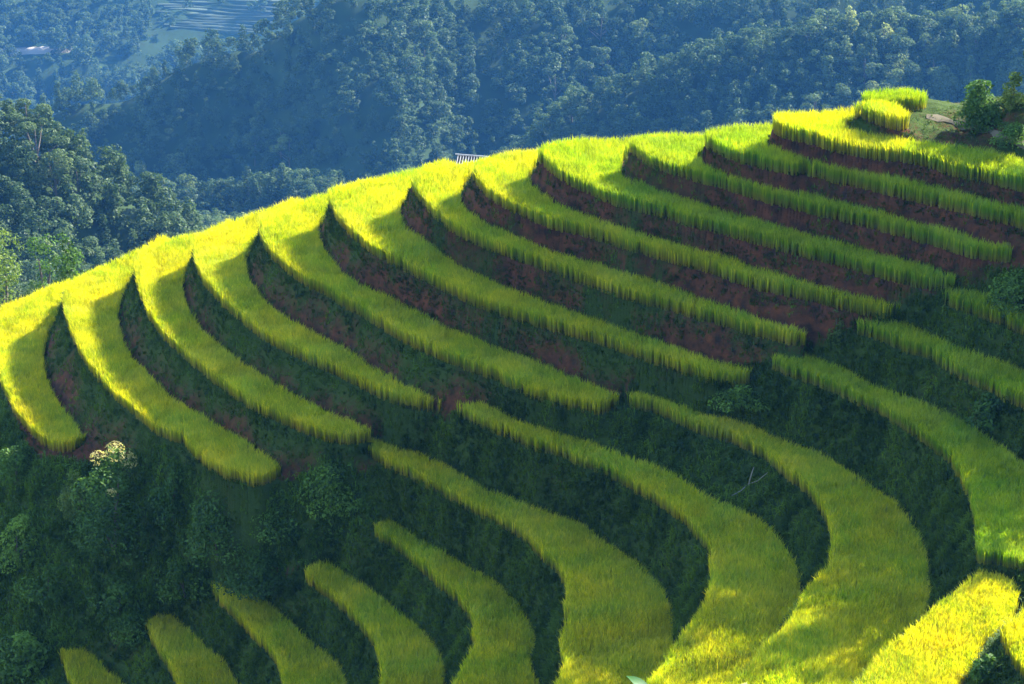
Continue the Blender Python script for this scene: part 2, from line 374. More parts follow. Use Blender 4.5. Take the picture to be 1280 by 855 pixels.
def relax(Zf):
    """harmonic fill between the fixed cells, coarse to fine"""
    levels = [Zf]
    while min(levels[-1].shape) > 40:
        a = levels[-1]; h, w = (a.shape[0] // 2) * 2, (a.shape[1] // 2) * 2
        b = a[:h, :w].reshape(h // 2, 2, w // 2, 2)
        cnt = (~np.isnan(b)).sum((1, 3)); s = np.nansum(b, (1, 3))
        levels.append(np.where(cnt > 0, s / np.maximum(cnt, 1), np.nan))
    z = None
    for lv in levels[::-1]:
        fx = ~np.isnan(lv)
        if z is None: z = np.where(fx, lv, np.nanmean(lv))
        else:
            z = np.repeat(np.repeat(z, 2, 0), 2, 1)
            z = np.pad(z, ((0, max(0, lv.shape[0] - z.shape[0])), (0, max(0, lv.shape[1] - z.shape[1]))), 'edge')[:lv.shape[0], :lv.shape[1]]
            z = np.where(fx, lv, z)
        par = np.add.outer(np.arange(lv.shape[0]), np.arange(lv.shape[1])) % 2
        free = [(~fx) & (par == c) for c in (0, 1)]
        for it in range(300 if lv.size < 60000 else 110):
            for c in (0, 1):
                q = np.pad(z, 1, 'edge')
                avg = 0.25 * (q[:-2, 1:-1] + q[2:, 1:-1] + q[1:-1, :-2] + q[1:-1, 2:])
                z = np.where(free[c], z + 1.6 * (avg - z), z)
    return z
Zt = relax(Zfix)
bank = (TREAD == 0)
gully_pts = np.array([LIP['B%d' % i][0] for i in range(1, 8)])
def right_of_gully(x, y):
    gxl = np.interp(y, gully_pts[::-1][:, 1] if gully_pts[0, 1] > gully_pts[-1, 1] else gully_pts[:, 1], gully_pts[::-1][:, 0] if gully_pts[0, 1] > gully_pts[-1, 1] else gully_pts[:, 0])
    return x > gxl
def zat(x, y):
    j = np.clip((np.asarray(x) - X0) / RES, 0, len(gx) - 1.001); i = np.clip((np.asarray(y) - Y0) / RES, 0, len(gy) - 1.001)
    j0, i0 = j.astype(int), i.astype(int); u, v = j - j0, i - i0
    return (Zt[i0, j0] * (1 - u) + Zt[i0, j0 + 1] * u) * (1 - v) + (Zt[i0 + 1, j0] * (1 - u) + Zt[i0 + 1, j0 + 1] * u) * v
print('terrain', round(time.time() - T0_, 1), Zt.shape, 'gully', gully_pts.round(1).tolist())
# ------------------------------------------------------------------ hillside mesh
def vn(scale, seed): return vnoise(GX + 200, GY + 200, scale, seed)
free = (TREAD == 0)
near_t = free.copy()                                           # free cells not touching a tread
for s in ((0, 1), (1, 0), (0, -1), (-1, 0)): near_t &= np.roll(free, s, (0, 1))
rough = 0.10 * vn(0.55, 3) + 0.20 * vn(1.5, 4)
Zt = Zt + np.where(near_t, rough, 0)
gyz, gxz = np.gradient(Zt, RES)
SLOPE = np.hypot(gxz, gyz)
PX_, PY_ = proj(GX, GY, Zt)
RG = PY_ > np.interp(PX_, [76, 262, 378, 440, 572, 780, 965, 1070, 1175, 1280], [815, 730, 712, 600, 512, 495, 452, 405, 362, 335])   # banks of the bowl, past the gully
wild = free & inside(PX_, PY_, np.array([(-400, 470), (0, 480), (40, 570), (110, 578), (200, 562), (270, 608), (350, 616), (400, 578), (440, 578), (474, 650), (384, 705), (268, 730), (190, 775), (80, 815), (40, 900), (-400, 900)], float)) & (GY < 190)
lushness = np.where(RG, 0.66, np.clip((-60 - Zt) / 9, 0, 1) * 0.34 + 0.05).astype(float)
lev = np.array([ZL['T%d' % i] for i in range(12, 0, -1)])
kk = np.clip(np.searchsorted(lev, Zt) - 1, 0, len(lev) - 2); REL = np.clip((Zt - lev[kk]) / (lev[kk + 1] - lev[kk]), 0, 1)     # height up the bank
lushness = np.where(RG, lushness, lushness + .55 * (REL - .5) * np.clip((-56 - Zt) / 6, .3, 1))
lushness = np.where(wild, 0.85, lushness)
top_flat = free & (Zt > -52) & (GX > 18)
lushness = np.where(top_flat, 0.42, lushness)
lushness = np.clip(lushness + 0.18 * vn(2.5, 8) + 0.10 * vn(0.8, 9), 0, 1)
ny, nx = GX.shape
idx = np.arange(nx * ny).reshape(ny, nx)
quads = np.stack([idx[:-1, :-1], idx[:-1, 1:], idx[1:, 1:], idx[1:, :-1]], -1).reshape(-1, 4)
att = np.zeros((nx * ny, 4)); att[:, 0] = lushness.ravel(); att[:, 3] = 1
hs = obj('terraced_hillside', mesh_from('terraced_hillside', np.stack([GX, GY, Zt], -1).reshape(-1, 3), [quads], M['bank'], att, True))
tag(hs, kind='structure')

# ------------------------------------------------------------------ blades
def blades(base, h, lean, azim, width, tone_r, ear, bend=0.55, hang=0.0, tone_h=(0, .55, 1)):
    """base (n,3); h,lean,azim,width,tone_r,ear (n,) -> verts, quads, tris, attr. Each blade: a quad and a tip"""
    n = len(base)
    d = np.stack([np.cos(azim), np.sin(azim), np.zeros(n)], 1); s = np.stack([-np.sin(azim), np.cos(azim), np.zeros(n)], 1)
    w = width[:, None] * 0.5
    up = np.array([0, 0, 1.0])
    mid = base + d * (lean * bend * 0.45)[:, None] + up * (h * bend)[:, None]
    tip = base + d * lean[:, None] + up * (h * (1 - hang))[:, None]
    V = np.stack([base - s * w * .7, base + s * w * .7, mid + s * w, mid - s * w, tip], 1).reshape(-1, 3)
    k = (np.arange(n) * 5)[:, None]
    Q = k + np.array([[0, 1, 2, 3]]); T = k + np.array([[3, 2, 4]])
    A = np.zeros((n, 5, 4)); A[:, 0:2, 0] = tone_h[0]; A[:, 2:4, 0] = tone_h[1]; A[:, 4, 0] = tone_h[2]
    A[:, :, 1] = tone_r[:, None]; A[:, 2:, 2] = ear[:, None]; A[:, :, 3] = 1
    return V, Q, T, A.reshape(-1, 4)

def join(parts):
    V, Q, T, A, o = [], [], [], [], 0
    for v, q, t, a in parts:
        V.append(v); Q.append(q + o); T.append(t + o); A.append(a); o += len(v)
    return np.vstack(V), np.vstack(Q), np.vstack(T), np.vstack(A)

def scatter(poly, spacing, rng, inset=0.0):
    x0, y0 = poly.min(0); x1, y1 = poly.max(0)
    xs = np.arange(x0, x1, spacing); ys = np.arange(y0, y1, spacing)
    X, Y = np.meshgrid(xs, ys)
    X = X.ravel() + rng.uniform(-.36, .36, X.size) * spacing; Y = Y.ravel() + rng.uniform(-.36, .36, Y.size) * spacing
    m = inside(X, Y, poly); X, Y = X[m], Y[m]
    if inset:
        c = np.vstack([poly, poly[:1]]); m = dist_to_line(X, Y, c) > inset; X, Y = X[m], Y[m]
    return X, Y

def rice_field(key, poly, z, height, mat, ears, label, rng, spacing=0.2, per=9):
    x, y = scatter(poly, spacing, rng, 0.03)
    own = TREAD[np.clip(((y - Y0) / RES).round().astype(int), 0, ny - 1), np.clip(((x - X0) / RES).round().astype(int), 0, nx - 1)]
    ok = (own == 0) | (own == ORDER.index(key[:-1] if key.endswith('b') else key) + 1); x, y = x[ok], y[ok]
    n = len(x)
    hmul = 1 + 0.07 * vnoise(x + 300, y + 300, 1.6, 21) + 0.05 * vnoise(x + 300, y + 300, 0.45, 22)
    cl = np.clip(0.5 + 0.22 * vnoise(x + 300, y + 300, 0.9, 23) + 0.16 * rng.normal(size=n), 0, 1)
    lodge = vnoise(x + 300, y + 300, 3.0, 24) * math.pi                    # which way the wind has pushed the stand
    rep = lambda a: np.repeat(a, per)
    N_ = n * per
    az = rng.uniform(0, 2 * math.pi, N_); rad = rng.uniform(0.0, 0.11, N_)
    base = np.stack([rep(x) + np.cos(az) * rad, rep(y) + np.sin(az) * rad, np.full(N_, z)], 1)
    h = height * rep(hmul) * rng.uniform(0.86, 1.10, N_)
    a2 = np.where(rng.random(N_) < 0.35, rep(lodge), az + rng.normal(0, .5, N_))
    lean = h * rng.uniform(0.06, 0.36, N_)
    ear = (rng.random(N_) < ears).astype(float)
    hang = np.where(ear > 0, rng.uniform(0.02, 0.16, N_), rng.uniform(-0.02, 0.05, N_))
    w = np.where(ear > 0, 0.044, rng.uniform(0.020, 0.040, N_))
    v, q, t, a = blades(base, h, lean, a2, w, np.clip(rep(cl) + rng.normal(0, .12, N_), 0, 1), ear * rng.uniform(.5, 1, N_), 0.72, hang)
    o = obj('rice_field', mesh_from('rice_field', v, [q, t], mat, a))
    # origin at the middle of the field
    c = Vector((float(x.mean()), float(y.mean()), z)); o.data.transform(Matrix.Translation(-c)); o.location = c
    tag(o, label, 'rice field', 'terraced rice fields', 'thing')
    return len(v)

FIELDS = {}
def fld(key, mat, ears, height, label, poly=None): FIELDS[key] = (mat, ears, height, label, poly)
split = un([(1133, 186)], -51.2)[0]
def cut(poly, a, b, left):
    s = (b[0] - a[0]) * (poly[:, 1] - a[1]) - (b[1] - a[1]) * (poly[:, 0] - a[0])
    out = []
    for i in range(len(poly)):
        j = (i + 1) % len(poly); si, sj = (s[i], s[j]) if left else (-s[i], -s[j])
        if si >= 0: out.append(poly[i])
        if si * sj < 0: out.append(poly[i] + (poly[j] - poly[i]) * si / (si - sj))
    return np.array(out)
cA, cB = un([(1127, 201)], -52)[0], un([(1133, 175)], -52 + 1.05)[0]
fld('T1', 'turning', .22, 1.08, 'tall bright yellow rice field curving round the hilltop below the small rice clump', cut(POLY['T1'], cA, cB, True))
fld('T1b', 'green', .06, 1.08, 'tall green rice with straw coloured stems below the dirt path and bushes', cut(POLY['T1'], cA, cB, False))
dA, dB = un([(1003, 219)], ZL['T2'])[0], un([(1018, 199)], ZL['T2'] + HR)[0]
fld('T2', 'green', .08, 1.02, 'short rice strip on the second step from the hilltop, ending at a dark notch', cut(POLY['T2'], dA, dB, True))
fld('T2b', 'green', .05, 1.02, 'narrow dark green rice strip directly below the tallest green rice, right of the notch', cut(POLY['T2'], dA + [0.4, 0], dB + [0.4, 0], False))
fld('T3', 'green', .10, 1.02, 'third rice strip below the hilltop, its end above the round green bush')
fld('T4', 'green', .13, 1.02, 'fourth strip below the hilltop, its wide crest left of a reddish slip')
fld('T5', 'turning', .15, 1.02, 'fifth strip below the hilltop, its crest just right of the hut roof')
fld('T6', 'turning', .18, 1.02, 'sixth strip below the hilltop, its crest just below the hut roof')
fld('T7', 'turning', .20, 1.02, 'seventh strip below the hilltop, ending beside a bushy grass knoll at the gully')
fld('T8', 'turning', .22, 1.02, 'eighth strip below the hilltop, its end ringed by a pale curling grass lip')
fld('T9', 'ripe', .26, 1.02, 'fourth rice strip from the far left end of the spur, sharp yellow nose')
fld('T10', 'ripe', .28, 1.02, 'third rice strip from the far left end of the spur, its tip touching another field')
fld('T11', 'ripe', .30, 1.02, 'second strip from the far left end of the spur, running down above the leafy thicket')
fld('T12', 'ripe', .30, 1.02, 'short curved rice strip at the far left tip of the spur, lowest of the crest')
fld('B1', 'green', .12, 1.02, 'short green rice strip beside the round green bush at the right')
fld('B2', 'green', .14, 1.02, 'green rice strip above the bank with a bare red scar')
fld('B3', 'green', .10, .94, 'broad bright green rice field bending down at the right above the sunlit near fields')
fld('B4', 'turning', .24, .94, 'long widening rice field below the bank next to the broad green one')
fld('B5', 'turning', .24, .94, 'curving rice field just below the bank with the bare forked twig')
fld('B6', 'ripe', .22, .94, 'golden green rice field with a notched lower edge beside pale grass')
fld('B7', 'turning', .22, .94, 'crescent rice field with a rounded tip below the leafy gully')
fld('B8', 'turning', .22, .94, 'narrow rice strip with its tip right of the low mounded shrub')
fld('B9', 'turning', .26, .94, 'narrow rice strip starting just below the low mounded shrub')
fld('B10', 'ripe', .34, .94, 'short rice strip near the lower left, browner on its inner side')
fld('B11', 'ripe', .34, .94, 'small lowest rice patch in the lower left corner thicket')
fld('C1', 'ripe', .36, .80, 'sunlit golden rice field at the lower right with yellow corner')
fld('C2', 'ripe', .30, .85, 'brightest small rice corner at the right edge above a grassy gap')
fld('K1', 'turning', .16, 1.1, 'tall sunlit rice clump standing on the very top of the hill')
fld('K2', 'green', .12, 1.0, 'greener rice clump just behind the tall one on the hilltop')
nv = 0
for k, (mat, ears, hgt, lab, poly) in FIELDS.items():
    zk = ZL[k[:2] if k.endswith('b') else k]
    near = k in ('C1', 'C2', 'B3', 'B4', 'K1', 'K2', 'T1', 'T1b')
    nv += rice_field(k, POLY[k] if poly is None else poly, zk, hgt, M[mat], ears, lab, np.random.default_rng(hash(k) % 1 + sum(map(ord, k))), 0.18 if near else 0.2, 13)
print('rice verts', nv, round(time.time() - T0_, 1))

# ------------------------------------------------------------------ grass on the banks (uncountable: stuff)
def visible_mask(x, y, z, pad=40):
    px, py = proj(x, y, z); return (px > -pad) & (px < 1280 + pad) & (py < 855 + pad) & (py > 90)
rng = np.random.default_rng(5)
def bank_samples(density, cond):
    cells = np.argwhere(cond)
    pxy = np.stack([gx[cells[:, 1]], gy[cells[:, 0]]], 1)
    k = rng.poisson(density * RES * RES * np.minimum(np.sqrt(1 + SLOPE[cells[:, 0], cells[:, 1]] ** 2), 18)); p = np.repeat(pxy, k, 0) + rng.uniform(-.5, .5, (k.sum(), 2)) * RES
    c = np.repeat(cells, k, 0)
    return p[:, 0], p[:, 1], c
vis = visible_mask(GX, GY, Zt) & (GY < np.interp(GX / GY, rim[:, 0], rim[:, 1]) + 2.5)
def grass(name, cond, dens, hmin, hmax, per, mat, wmin, wmax, label, outl=0.5, keep=None):
    x, y, c = bank_samples(dens, cond & vis)
    if keep is not None:
        m = rng.random(len(x)) < keep(x, y, c); x, y, c = x[m], y[m], c[m]
    z = zat(x, y); n = len(x)
    g = np.stack([-gxz[c[:, 0], c[:, 1]], -gyz[c[:, 0], c[:, 1]]], 1)
    down = np.arctan2(g[:, 1], g[:, 0]); sl = np.clip(np.hypot(g[:, 0], g[:, 1]), 0, 3)
    rep = lambda a: np.repeat(a, per); N_ = n * per
    az = np.where(rng.random(N_) < outl * np.clip(rep(sl), 0, 1), rep(down) + rng.normal(0, .7, N_), rng.uniform(0, 2 * math.pi, N_))
    hh = rng.uniform(hmin, hmax, N_) * rep(rng.uniform(.6, 1.3, n))
    b = np.stack([rep(x) + rng.normal(0, .06, N_), rep(y) + rng.normal(0, .06, N_), rep(z) - 0.03], 1)
    lean = hh * rng.uniform(.35, 1.0, N_)
    v, q, t, a = blades(b, hh, lean, az, rng.uniform(wmin, wmax, N_), np.clip(rep(np.clip(.42 + .55 * vnoise(x + 77, y + 77, 1.1, 51) + .30 * vnoise(x + 77, y + 77, .35, 52), 0, 1) ** 1.3) * .8 + rng.uniform(0, .25, N_) , 0, 1), np.zeros(N_), 0.75, rng.uniform(0, .5, N_))
    o = obj(name, mesh_from(name, v, [q, t], mat, a)); tag(o, label, 'grass', kind='stuff'); return len(v)
lu = lambda x, y, c: np.clip(lushness[c[:, 0], c[:, 1]] * 1.3 - 0.05, 0.02, 1)
lush_b = (near_t | (SLOPE > 1.6)) & ~wild & ~top_flat
g1 = grass('bank_grass', lush_b & RG, 24, .22, .55, 5, M['bank_grass'], .035, .065, 'long dark grass hanging over the lower terrace banks', .85, keep=lu)
g1 += grass('short_grass', lush_b & ~RG, 24, .12, .36, 5, M['bank_grass'], .03, .06, 'short dark grass clinging to the upper terrace banks', .6, keep=lu)
lipm = free & ~near_t & (GX < 36)
g2 = grass('lip_grass', lipm & ~wild, 30, .10, .24, 5, M['bank_grass'], .025, .05, 'thin fringe of grass along the terrace lips')
g3 = grass('wild_grass', (wild & near_t), 16, .25, .6, 5, M['weed'], .05, .09, 'rank dark grass in the hollow below the spur')
g3 += grass('hilltop_grass', top_flat & near_t, 22, .05, .16, 5, M['bush_light'], .03, .05, 'short pale grass on the hilltop', keep=lambda x, y, c: np.clip(.5 + .9 * vnoise(x + 50, y + 50, 1.0, 53), 0, 1))
print('grass verts', g1, g2, g3, round(time.time() - T0_, 1))
# ------------------------------------------------------------------ shrubs, trees and small things on the spur
def hit(px, py):
    """where the sightline through a survey mark meets the hillside"""
    x = (px - 640) / F_PX; y = (427.5 - py) / F_PX
    d = np.array([x, CP + y * SP, -SP + y * CP]); d /= d[1]
    t = np.arange(103, 234, 0.1); P = t[:, None] * d
    below = P[:, 2] < zat(P[:, 0], P[:, 1])
    i = int(np.argmax(below)) if below.any() else len(t) - 1
    return P[i]

def leaf_cloud(rng, C, R, n, size, up=0.25, flat=0.5, depth=0.3, aspect=0.5):
    """n leaf sprays spread over lobes with centres C and radii R -> verts, quads, attr"""
    C, R = np.asarray(C, float), np.asarray(R, float)
    if R.ndim == 1: R = np.stack([R, R, R], 1)
    wgt = R[:, 0] * R[:, 2]; li = rng.choice(len(C), n, p=wgt / wgt.sum())
    d = rng.normal(size=(n, 3)); d[:, 2] += up; d /= np.linalg.norm(d, axis=1)[:, None]
    P = C[li] + R[li] * d * (1 - depth * rng.random(n)[:, None] ** 1.5)
    nrm = d * 0.8 + rng.normal(size=(n, 3)) * 0.6 + np.array([0, 0, flat]); nrm /= np.linalg.norm(nrm, axis=1)[:, None]
    t = np.cross(nrm, rng.normal(size=(n, 3))); t /= np.linalg.norm(t, axis=1)[:, None]; b = np.cross(nrm, t)
    s = size * rng.uniform(.55, 1.35, n)[:, None]
    droop = np.array([0, 0, -0.18])
    V = np.stack([P - t * s * .5, P + b * s * aspect * .5, P + t * s * .5 + droop * s, P - b * s * aspect * .5], 1).reshape(-1, 3)
    Q = (np.arange(n) * 4)[:, None] + np.array([[0, 1, 2, 3]])
    lobe_tone = rng.uniform(0, 1, len(C))
    A = np.ones((n, 4, 4)); A[:, :, 0] = .6; A[:, :, 1] = np.clip(.55 * lobe_tone[li] + .45 * rng.random(n), 0, 1)[:, None]; A[:, :, 2] = 0
    return V, Q, A.reshape(-1, 4)

def tube(path, radii, seg=7):
    path = np.asarray(path, float); V, Fc = [], []
    for i, p in enumerate(path):
        t = path[min(i + 1, len(path) - 1)] - path[max(i - 1, 0)]; t = t / (np.linalg.norm(t) + 1e-9)
        a = np.cross(t, [0.31, 0.95, 0.1]); a /= np.linalg.norm(a); b = np.cross(t, a)
        ang = np.arange(seg) / seg * 2 * math.pi
        V.append(p + radii[i] * (np.cos(ang)[:, None] * a + np.sin(ang)[:, None] * b))
    for i in range(len(path) - 1):
        for k in range(seg): Fc.append((i * seg + k, i * seg + (k + 1) % seg, (i + 1) * seg + (k + 1) % seg, (i + 1) * seg + k))
    return np.vstack(V), np.array(Fc)

def tubes(lst):
    V, Fc, o = [], [], 0
    for path, rad in lst:
        v, f = tube(path, rad); V.append(v); Fc.append(f + o); o += len(v)
    return np.vstack(V), np.vstack(Fc)

def shrub(px, py, wpx, hpx, label, mat='bush', n=900, leaf=0.22, lobes=9, seed=0, name='shrub', cat='shrub', group=None, base=None, round_=False, trunk=0.0, pale_top=False):
    rng = np.random.default_rng(1000 + seed)
    p = np.array(hit(px, py) if base is None else base, float)
    sc = F_PX / (p[1] * CP - p[2] * SP); W, H = wpx / sc, hpx / sc / 0.93
    root = empty(name, p); tag(root, label, cat, group)
    C, R = [], []
    for k in range(lobes):
        a = rng.uniform(0, 2 * math.pi); t = rng.random()
        rr_ = (0.34 if round_ else 0.38) * W * math.sqrt(rng.random()) * (1.0 - 0.62 * t)
        C.append([math.cos(a) * rr_, math.sin(a) * rr_, H * (trunk + (1 - trunk) * (0.16 + 0.66 * t))])
        r = rng.uniform(.15, .25) * W * (1.25 - .5 * t); R.append([r, r, min(r, H * .3) * rng.uniform(.75, 1.0)])
    for k in range(5):
        a = k * 1.26 + rng.uniform(0, .8); r = W * rng.uniform(.17, .25)
        if trunk < .25: C.append([math.cos(a) * W * .27, math.sin(a) * W * .27, H * rng.uniform(.10, .22)]); R.append([r, r, H * .2])
    if round_: C.append([0, 0, H * .35]); R.append([W * .47, W * .47, H * .6])
    V, Q, A = leaf_cloud(rng, C, R, int(n * 1.3), leaf * 1.15, .35, .7)
    V[:, 2] = np.maximum(V[:, 2], -0.3)
    fo = obj('foliage', mesh_from('foliage', V, [Q], M[mat], A), root)
    if pale_top:  # extra top leaves, their sunlit look is in the colour
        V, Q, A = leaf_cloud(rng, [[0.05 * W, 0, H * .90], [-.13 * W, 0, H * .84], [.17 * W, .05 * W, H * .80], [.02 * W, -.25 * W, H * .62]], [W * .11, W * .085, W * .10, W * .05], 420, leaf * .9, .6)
        obj('sun_tinted_leaves', mesh_from('sun_tinted_leaves', V, [Q], M['sun_tinted'], A), root)
    st = []
    for k in range(4):
        c = np.array(C[k]) * [.8, .8, .85]; st.append(([[0, 0, -.6], c * [.35, .35, .5], c * [.9, .9, .95]], [0.018 * H, .013 * H, .004 * H]))
    v, f = tubes(st); obj('stem', mesh_from('stem', v, [f], M['bark'], None, True), root)
    return root
# overgrown hollow at the lower left
shrub(145, 688, 120, 140, 'bushy tree with pale cream leaves coloured as if sunlit on top in the dark hollow', 'bush', 4200, .20, 16, 1, 'bushy_tree', 'tree', trunk=.05, pale_top=True)
shrub(97, 640, 52, 62, 'feathery yellow green shrub left of the pale topped bushy tree', 'bush_light', 1100, .17, 7, 2)
shrub(272, 690, 112, 84, 'wide grey green leafy shrub under the tip of a rice strip', 'bush', 3400, .21, 13, 3)
shrub(214, 650, 64, 78, 'upright leafy shrub right of the pale topped bushy tree', 'bush', 1700, .19, 9, 4)
shrub(322, 734, 100, 54, 'low rounded dark green shrub mounded above a narrow rice strip', 'weed', 3600, .18, 9, 5, round_=True)
shrub(22, 705, 66, 74, 'leafy shrub at the left edge with yellowish lower leaves', 'bush', 1500, .2, 8, 6)
shrub(20, 600, 60, 60, 'dark shrub at the left edge below the lowest crest strip', 'weed', 1300, .2, 8, 7)
shrub(412, 632, 96, 52, 'leafy knoll of creepers at the gully beside the golden notched field', 'weed', 2800, .19, 14, 8, 'creeper_mound', 'creepers')
shrub(232, 745, 84, 60, 'dark shrub with small pale leaves left of the low rounded shrub', 'weed', 1500, .18, 8, 9)
shrub(150, 765, 96, 44, 'spreading low shrub in the middle of the dark hollow', 'weed', 1500, .19, 9, 10)
shrub(28, 842, 84, 62, 'broad leaved shrub in the lower left corner', 'bush', 1700, .26, 9, 11)
shrub(166, 800, 64, 36, 'low mound of leaves at the tip of the short browner rice strip', 'weed', 1100, .18, 7, 12, round_=True)
shrub(60, 745, 70, 46, 'dim low shrub below the left edge shrubs', 'weed', 1000, .2, 7, 13)
shrub(345, 668, 70, 34, 'pale grassy shrub between the wide grey green shrub and the creeper knoll', 'bush', 900, .18, 7, 14)
shrub(925, 503, 84, 22, 'bushy grass knoll at the gully end of a rice strip', 'weed', 1700, .15, 14, 32)
# right side
shrub(1268, 388, 74, 52, 'round dense green bush at the right edge above a short strip', 'weed', 2600, .16, 8, 15, round_=True)
shrub(1046, 428, 26, 48, 'slender pale green plant standing in the gully', 'bush_light', 260, .16, 5, 16, 'young_plant', 'plant')
shrub(1238, 528, 66, 34, 'clump of blue green broad leaves on the bank under the red scar', 'weed', 700, .26, 7, 17)
shrub(1234, 848, 46, 40, 'grassy tussock in the gap between the two sunlit near fields', 'weed', 1200, .2, 7, 18)
# hilltop
shrub(1222, 160, 70, 62, 'big dark bush with sunlit crown beside the hilltop path', 'bush', 3000, .19, 12, 19)
shrub(1266, 134, 36, 48, 'small yellow green tree behind the big dark bush', 'bush_light', 1100, .16, 7, 20, 'small_tree', 'tree')
shrub(1250, 146, 40, 26, 'pale scrubby bush right of the big dark one', 'bush_light', 700, .15, 6, 21)
shrub(1262, 180, 54, 26, 'low dark bush below the hilltop path', 'bush', 1100, .16, 7, 22)
shrub(1204, 190, 40, 10, 'low pale weeds under the path by the tallest green rice', 'bush', 350, .14, 6, 23)
q = hit(1278, 165)
shrub(1318, 120, 90, 96, 'dark tree leaning in at the upper right edge', 'tree', 2600, .26, 12, 24, 'dark_tree', 'tree', base=(q[0] + 1.9, q[1] + 2.0, float(zat(q[0] + 1.9, q[1] + 2.0)) - 0.2), trunk=.45)
for k_, (tx, ty, th) in enumerate(((36, 138.2, 14.5), (36.5, 142, 15.5), (36, 146, 14.5), (40.5, 140.5, 16), (41, 145, 16), (35, 149.6, 12.5), (35.5, 153.2, 12), (36, 157, 12.5), (34.2, 139.2, 15))):     # unseen trees added past the right edge to shade the lower strips
    bz = float(zat(tx, ty)) - .3; dd = ty * CP - bz * SP
    shrub(0, 0, 6.0 * F_PX / dd, th * .93 * F_PX / dd, 'tall unseen tree added past the right edge to shade the lower terraces', 'tree', 2600, .34, 14, 60 + k_, 'dark_tree', 'tree', 'added shade trees past the right edge', base=(tx, ty, bz), trunk=.06)
# behind the far tip of the spur
def behind(px, py, y, drop):
    x = (px - 640) / F_PX; b = (427.5 - py) / F_PX; d = np.array([x, CP + b * SP, -SP + b * CP]); P = d / d[1] * y; P[2] -= drop; return P
shrub(0, 0, 112, 225, 'tall sunlit olive tree at the left edge behind the rice', 'bush_light', 4200, .26, 17, 25, 'olive_tree', 'tree', base=behind(8, 400, 224, 6.0), trunk=.12)
shrub(0, 0, 62, 128, 'round glossy leaved tree peeking over the rice near the left edge', 'bush', 2600, .26, 11, 26, 'round_tree', 'tree', base=behind(88, 350, 226, 3.8), trunk=.2)
shrub(0, 0, 56, 118, 'hazy pale tree just left of the round glossy one', 'bush', 1500, .26, 9, 27, 'pale_tree', 'tree', base=behind(56, 345, 250, 4.0), trunk=.2)

# leafy weeds over the lush banks (uncountable: stuff)
def weeds(name, cond, dens, mat, size, label):
    x, y, c = bank_samples(dens, cond & vis); k = rng.random(len(x)) < lushness[c[:, 0], c[:, 1]] * np.clip(0.75 + 1.1 * vnoise(x + 99, y + 99, 1.6, 41), 0, 1)
    x, y = x[k], y[k]; z = zat(x, y)
    n = len(x); C = np.stack([x, y, z + 0.05], 1)
    R = rng.uniform(.10, .26, n)
    V, Q, A = leaf_cloud(rng, C, R, n * 7, size, .8, .4, .3, .42)
    o = obj(name, mesh_from(name, V, [Q], mat, A)); tag(o, label, 'weeds', kind='stuff'); return n
n1 = weeds('bank_weeds', near_t & RG & (Zt < -57), 14.0, M['weed'], .17, 'leafy weeds hanging over the lower terrace banks')
n2 = weeds('hollow_weeds', wild & near_t, 12.0, M['weed'], .2, 'tangle of leafy weeds filling the dark hollow')
print('weeds', n1, n2, round(time.time() - T0_, 1))

# bare forked twig on the bank
b = hit(936, 606); S = F_PX / (b[1] * CP - b[2] * SP)
def im(dx, dy, fwd=0.0): return [dx / S, -dy * SP / S * 0 - fwd, -dy / S / CP]
tw = [([im(0, 4), im(0, -6, .25), im(3, -20, .35), im(5, -26, .35)], [.045, .04, .03, .012]), ([im(0, -2), im(-10, 4, .35), im(-22, 9, .5)], [.035, .028, .01]),
      ([im(0, -2, .1), im(10, -9, .4), im(22, -20, .45)], [.035, .028, .01])]
v, f = tubes(tw); o = obj('dead_branch', mesh_from('dead_branch', v, [f], plain_mat('dead_wood', (.16, .14, .12), (.28, .25, .22), 20), None, True)); o.location = b
tag(o, 'bare grey forked twig lying on the dark grassy bank', 'branch')

# dirt path over the hilltop
pts = catmull(np.array([hit(*q)[:2] for q in ((1158, 146), (1172, 149), (1190, 154), (1215, 161), (1245, 170), (1285, 182))]), .4)
t = np.gradient(pts, axis=0); t /= np.linalg.norm(t, axis=1)[:, None]; s = np.stack([-t[:, 1], t[:, 0]], 1)
V = []
wd = .20 + .09 * np.sin(np.arange(len(pts)) * 1.7)
for e in (-1, -.4, .4, 1): P = pts + s * (wd * e)[:, None]; V.append(np.column_stack([P, zat(P[:, 0], P[:, 1]) + .035 + .02 * (abs(e) < .9)]))
n = len(pts); Vv = np.vstack(V); i = np.arange(n - 1)
Q = np.vstack([np.stack([i + a * n, i + 1 + a * n, i + 1 + (a + 1) * n, i + (a + 1) * n], 1) for a in range(3)])
o = obj('dirt_path', mesh_from('dirt_path', Vv, [Q], M['path'], None, True)); tag(o, kind='structure')

# small stilt hut behind the crest
def box(cx, cy, cz, sx, sy, sz):
    v = np.array([[x, y, z] for x in (-.5, .5) for y in (-.5, .5) for z in (-.5, .5)]) * [sx, sy, sz] + [cx, cy, cz]
    return v, np.array([[0, 1, 3, 2], [4, 6, 7, 5], [0, 4, 5, 1], [2, 3, 7, 6], [0, 2, 6, 4], [1, 5, 7, 3]])
def boxes(lst):
    V, Q, o = [], [], 0
    for b_ in lst: v, q = box(*b_); V.append(v); Q.append(q + o); o += 8
    return np.vstack(V), np.vstack(Q)
hy = 196.0; ang = PITCH + math.atan((195.5 - 427.5) / F_PX); hz = -hy * math.tan(ang); hx = (590 - 640) / F_PX * (hy * CP - hz * SP)
hut = empty('stilt_hut', (hx, hy, hz)); hut.rotation_euler = (0, 0, math.radians(-14)); tag(hut, 'small hut whose slatted roof ridge shows above the rice crest', 'hut')
HL, HW, DR = 1.08, 1.6, 1.0                                              # half ridge, half width, drop of the eaves
